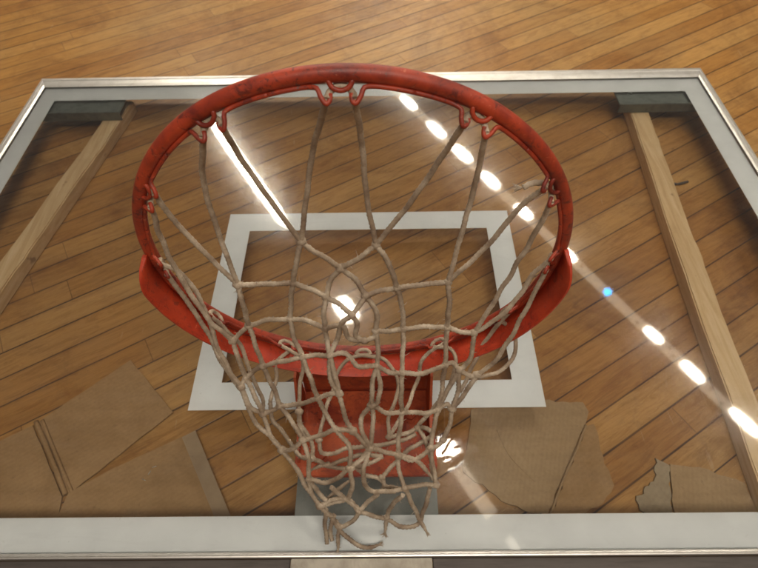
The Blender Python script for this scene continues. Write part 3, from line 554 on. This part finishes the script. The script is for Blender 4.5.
KNOTS = [[-0.0581,0.0327,0.4037],[0.0245,0.0296,0.4006],[0.1064,0.0101,0.3556],[-0.1353,0.0084,0.3572],[-0.1582,-0.0179,0.272],[0.1454,-0.0111,0.2733],[-0.1559,-0.0553,0.2154],[0.153,-0.0439,0.2199],[-0.0163,0.0228,0.3681],[-0.0724,0.0116,0.3553],[0.0479,0.0092,0.346],[-0.0349,0.0004,0.3421],[0.0116,0.001,0.3422],[-0.005,-0.0165,0.329],[0.0076,-0.0286,0.2878],[-0.0342,-0.043,0.2772],[0.0224,-0.0195,0.296],[0.0555,-0.0135,0.2896],[0.1106,-0.008,0.2838],[-0.1365,-0.0051,0.2869],[-0.0827,-0.0051,0.3026],[-0.1237,-0.0386,0.2424],[-0.0687,-0.0394,0.2682],[0.0229,-0.0491,0.2606],[0.0537,-0.0563,0.255],[0.1103,-0.0367,0.2356],[0.1294,-0.0389,0.2251],[-0.1491,-0.0459,0.2224],[-0.1083,-0.0704,0.1864],[-0.0536,-0.0727,0.218],[-0.0256,-0.072,0.2319],[0.0155,-0.0804,0.2121],[0.0543,-0.0832,0.1939],[0.1035,-0.074,0.1756],[0.0118,-0.1209,0.1651],[-0.0325,-0.1049,0.1937],[-0.0092,-0.1082,0.1951],[-0.0765,-0.1109,0.1695],[-0.1324,-0.0772,0.1755],[-0.1088,-0.1149,0.1404],[-0.0731,-0.1465,0.1133],[-0.0601,-0.1743,0.0789],[-0.0148,-0.1421,0.1496],[0.049,-0.1219,0.1363],[0.0943,-0.1129,0.1363],[0.0579,-0.1587,0.1104],[0.101,-0.153,0.1017],[0.1224,-0.0728,0.1756],[0.1109,-0.1039,0.142],[-0.039,-0.0186,0.303],[-0.0354,-0.193,0.029],[-0.0068,-0.1768,0.0559],[0.033,-0.1813,0.0357],[-0.0932,-0.055,0.1234],[0.0374,-0.0855,0.1007],[0.0798,-0.075,0.1076],[-0.0736,-0.1159,0.1051],[-0.0196,-0.1237,0.0811],[-0.0518,-0.1187,0.0794],[0.0266,-0.1356,0.0768],[-0.0639,-0.0903,0.1049]]

# ------------------------------------------------------------------ the net (node positions measured once, in metres above the glass)
CR = .0029
net = empty('basketball_net', (0, .03, G + .20), 'old frayed beige cord net hanging from the red rim', 'net')
def V3_(p): return Vector((p[0], p[1], p[2] + G))
body = MB(); tails = []; nh = 0
def cordpath(pts):
    pp = catmull([V3_(p) for p in pts], .0022)
    ph = [random.uniform(0, 6.3) for _ in range(3)]; L = 0; out = []
    n = len(pp)
    for i, p in enumerate(pp):
        if i: L += (p - pp[i - 1]).length
        k = min(i, n - 1 - i) / 8.; k = min(k, 1)
        out.append(p + Vector((math.sin(L * 140 + ph[0]), math.sin(L * 175 + ph[1]), math.sin(L * 120 + ph[2]))) * ((.00025 if len(pts) < 5 and (V3_(pts[0]) - V3_(pts[-1])).length > .1 else .0006) * k))
    return out
for kind, pts in STRANDS:
    path = cordpath(pts)
    if kind == 1:
        mb = MB(); mb.sweep(path, CR * .98, 12, twist=390., lobes=3, lob=.15, jitter=.035)
        build('hanging_cord', mb, M['cord'], net)
    else:
        n_ = len(path); free = []
        for ei, e_ in ((0, path[0]), (n_ - 1, path[-1])):
            near = any((V3_(q_) - e_).length < .010 for q_ in KNOTS) or any((V3_(c_) - e_).length < .012 for k2, p2 in STRANDS if p2 is not pts for c_ in p2)
            if not near: free.append(ei)
        rad = [CR * 1.04] * n_
        for ei in free:
            for i in range(n_):
                d_ = abs(i - ei)
                if d_ < 5: rad[i] = CR * (.62 + .08 * d_)
            e_ = path[ei]; dd = (e_ - path[abs(ei - 4)]).normalized()
            for j in range(16):
                v_ = (dd + Vector([random.uniform(-.45, .45) for _ in range(3)])).normalized(); w_ = (v_ + Vector([random.uniform(-.5, .5) for _ in range(3)])).normalized()
                body.sweep([e_ - dd * .002, e_ + v_ * .004, e_ + v_ * .004 + w_ * random.uniform(.002, .006)], [.0008, .0006, .0002], 4, cap=False)
        body.sweep(path, rad, 12, twist=390., lobes=3, lob=.20, jitter=.06)
for i, k in enumerate(KNOTS):
    body.blob(V3_(k), CR * random.uniform(1.5, 1.95), i, 2, (1.15, 1, 1.1))
# frayed fuzz on the lower cords
rnd = random.Random(4)
for kind, pts in STRANDS:
    if kind == 1: continue
    path = [V3_(p) for p in pts]
    for j in range(6):
        i = rnd.randrange(len(path) - 1); p = path[i].lerp(path[i + 1], rnd.random())
        d = Vector([rnd.uniform(-1, 1) for _ in range(3)]).normalized()
        q1 = p + d * .004; q2 = q1 + (d + Vector([rnd.uniform(-.8, .8) for _ in range(3)])) * rnd.uniform(.0015, .004)
        body.sweep([p, q1, q2], [.0005, .0004, .00015], 4, cap=False)
build('mesh_body', body, M['cord'], net)
# the cord loop lying in each hook
for k in range(12):
    a = k * 30
    mb = MB()
    mb.sweep(catmull([hookpt(a, .0112, .0052, -.0068), hookpt(a, .0095, .0035, -.001), hookpt(a, .005, .0015, .0035), hookpt(a, 0, .0005, .0046), hookpt(a, -.005, .0015, .0035), hookpt(a, -.0095, .0035, -.001), hookpt(a, -.0112, .0052, -.0068)], .0015), CR * .97, 10, twist=330., lobes=3, lob=.09, jitter=.03)
    build('hook_loop', mb, M['cord'], net)
# frayed free end of cord poking out at the right hook
mb = MB(); p0 = hookpt(30, .008, .004, .003)
mb.sweep(catmull([p0, p0 + Vector((-.012, -.001, .001)), p0 + Vector((-.021, -.003, -.003))], .002), CR, 10, twist=330., lobes=3, lob=.12)
for j in range(14):
    e = p0 + Vector((-.021, -.003, -.003)); d = Vector((-1, rnd.uniform(-.5, .5), rnd.uniform(-.6, .4)))
    mb.sweep([e, e + d * .005, e + d * rnd.uniform(.007, .012)], [.0006, .0005, .0002], 4, cap=False)
build('loose_end', mb, M['cord'], net)

# ------------------------------------------------------------------ ceiling light rails, mirrored in the glass
HC = 3.0
E_L = emit('lamp glow', (1.0, .90, .74), 42.)
_nt = E_L.node_tree; _a = _nt.nodes.new('ShaderNodeAttribute'); _a.attribute_name = 'hot'
_m = _nt.nodes.new('ShaderNodeMath'); _m.operation = 'MULTIPLY_ADD'; _m.inputs[1].default_value = 108.; _m.inputs[2].default_value = 2.5
_nt.links.new(_a.outputs['Fac'], _m.inputs[0]); _nt.links.new(_m.outputs[0], [n for n in _nt.nodes if n.type == 'EMISSION'][0].inputs[1])
E_R = emit('diffuser strip', (1.0, .84, .62), 4.0)  # weak emission put into the rail strip so its mirror image shows
E_S = emit('tan diffuser strip', (1.0, .84, .64), 5.5)  # emission given to the tan metal plate so it reads bright in the glass
E_B = emit('blue pilot light', (.01, .40, 1.0), 45.)
housing = metal('rail housing', (.55, .53, .48), .4, 10, (.3, .28, .25), .3, .4)
def rail(label, pA, pB, lamps, blue=(), seg=None):
    A, B = Vector(pA), Vector(pB); d = (B - A); L = d.length; d.normalize(); nrm = Vector((-d.y, d.x))
    z = G + HC
    def fr(s_, t_): q = A + d * s_ + nrm * t_; return (q.x, q.y)
    root = empty('light_rail', (A.x, A.y, z + .06), label, 'ceiling light', 'light rails overhead')
    mb = MB(); mb.prism([fr(0, -.07), fr(L, -.07), fr(L, .07), fr(0, .07)], z + .012, z + .07, .004)
    build('housing', mb, housing, root)
    s0, s1 = seg or (.01, L - .01)
    mb = MB(); mb.prism([fr(s0, -.052), fr(s1, -.052), fr(s1, .052), fr(s0, .052)], z + .006, z + .0105)
    build('rail_glow', mb, E_R if seg is None else E_S, root)
    for (s_, ln, wd, hot) in lamps:
        mb = MB(); pts = []
        for k in range(28):
            t = 2 * PI * k / 28; ct, sn = math.cos(t), math.sin(t)
            pts.append((ln / 2 * math.copysign(abs(ct) ** .6, ct), wd / 2 * math.copysign(abs(sn) ** .6, sn)))
        bm = mb.bm; lay = bm.verts.layers.float.new('hot'); rings = []
        for f_ in (1, .92, .82, .7, .58, .45, .3, .12):
            ring = []
            for a_, c_ in pts:
                x, y = fr(s_ + a_ * (1 - (1 - f_) * min(1, wd / ln * 1.6)), c_ * f_); v = bm.verts.new((x, y, z + .004 - .022 * math.sqrt(1 - f_ * f_))); v[lay] = hot * min(1, (1 - f_) / .5); ring.append(v)
            rings.append(ring)
        for A_, B_ in zip(rings, rings[1:]):
            for k in range(28): bm.faces.new((A_[k], A_[(k + 1) % 28], B_[(k + 1) % 28], B_[k]))
        bm.faces.new(rings[-1]); bm.faces.new(rings[0][::-1])
        build('lamp', mb, E_L, root)
        # screw heads beside each lamp
        for sg in (-1, 1):
            mb = MB(); x, y = fr(s_ + sg * (ln / 2 + .055), sg * .02); mb.sweep([(x, y, z - .001), (x, y, z + .0055)], .014, 12); build('screw', mb, housing, root)
    for s_ in blue:
        mb = MB(); x, y = fr(s_, 0); mb.sweep([(x, y, z - .012), (x, y, z + .0045)], .034, 20); build('pilot_light', mb, E_B, root)
# right rail: through (.36,5.04) and (2.78,1.02)
def along(A, B, pts):
    A, B = Vector(A), Vector(B); d = (B - A).normalized(); return [(Vector(p) - A).dot(d) for p in pts]
RA, RB = (-.35, 6.22), (4.05, -1.10)
RA, RB = (.36 - 2.42 * .35, 5.04 + 4.02 * .35), (2.78 + 2.42 * .45, 1.02 - 4.02 * .45)
rp_ = along(RA, RB, [(.10, 5.50), (.36, 5.04), (.65, 4.52), (.9, 4.09), (1.15, 3.66), (1.43, 3.2), (1.79, 2.66), (2.32, 1.78), (2.53, 1.44), (2.78, 1.02), (3.05, .56), (3.3, .14)])
wdt = [.12, .13, .15, .16, .15, .14, .12, .12, .12, .12, .12, .12]; lnt = [.30, .36, .38, .38, .34, .28, .24, .22, .26, .30, .28, .28]
rail('long overhead light rail of separate lamps with one blue pilot light', RA, RB, [(a_, b_ * .92, c_ * .88, 1.) for a_, b_, c_ in zip(rp_, lnt, wdt)], along(RA, RB, [(2.04, 2.22)]))
LA, LB = (-1.98 - 2.49 * .12, 4.73 + 3.95 * .12), (.51 + 2.49 * .5, .78 - 3.95 * .5)
lp = along(LA, LB, [(-1.47, 3.91), (-.27, 2.10), (.50, .80), (.90, .20)])
rail('overhead light rail with one long tube and a few single lamps', LA, LB, [(lp[0], 2.05, .15, 1.), (lp[1], .32, .20, 1.), (lp[2] - .02, .27, .21, 1.), (lp[3], .12, .07, .03)], seg=along(LA, LB, [(.575, .70), (.80, .395)]))

# ------------------------------------------------------------------ light
w = bpy.data.worlds.new('World'); sc.world = w; w.use_nodes = True
bg = w.node_tree.nodes['Background']; bg.inputs[0].default_value = (1.0, .88, .76, 1); bg.inputs[1].default_value = .13
def area(name, loc, target, sx, sy, power, col):
    l = bpy.data.lights.new(name, 'AREA'); l.shape = 'RECTANGLE'; l.size = sx; l.size_y = sy; l.energy = power; l.color = col
    o = bpy.data.objects.new(name, l); COL.objects.link(o); o.location = loc
    o.rotation_euler = (Vector(target) - Vector(loc)).to_track_quat('-Z', 'Y').to_euler(); return o
area('added_fill_light', (.35, -1.25, 3.1), (0, .3, 0), 2.2, .7, 52, (1, .89, .76))  # added fill light above and behind the viewpoint, no fixture there
area('added_fill_light', (.2, 7.6, 3.1), (0, .6, .2), 2.2, .5, 50, (1, .87, .70))  # second added light, beyond the far edge of the board, no fixture there

# ------------------------------------------------------------------ camera
cam = bpy.data.cameras.new('camera'); co = bpy.data.objects.new('camera', cam); COL.objects.link(co)
cam.sensor_width = 36; cam.lens = CAM_F / 758 * 36; cam.clip_start = .01; cam.clip_end = 200
r_, u_, f_ = Vector(CAM_R), Vector(CAM_U), Vector(CAM_D)
m = Matrix(((r_.x, u_.x, -f_.x), (r_.y, u_.y, -f_.y), (r_.z, u_.z, -f_.z)))
co.matrix_world = Matrix.Translation((CAM_P[0], CAM_P[1], CAM_P[2] + GZ)) @ m.to_4x4()
cam.dof.use_dof = True; cam.dof.focus_distance = .60; cam.dof.aperture_fstop = 9.0
sc.camera = co
sc.render.engine = 'CYCLES'
sc.cycles.transparent_max_bounces = 12; sc.cycles.max_bounces = 8; sc.cycles.sample_clamp_indirect = 6
sc.view_settings.view_transform = 'Standard'; sc.view_settings.look = 'None'; sc.view_settings.exposure = 0.03; sc.view_settings.gamma = 1
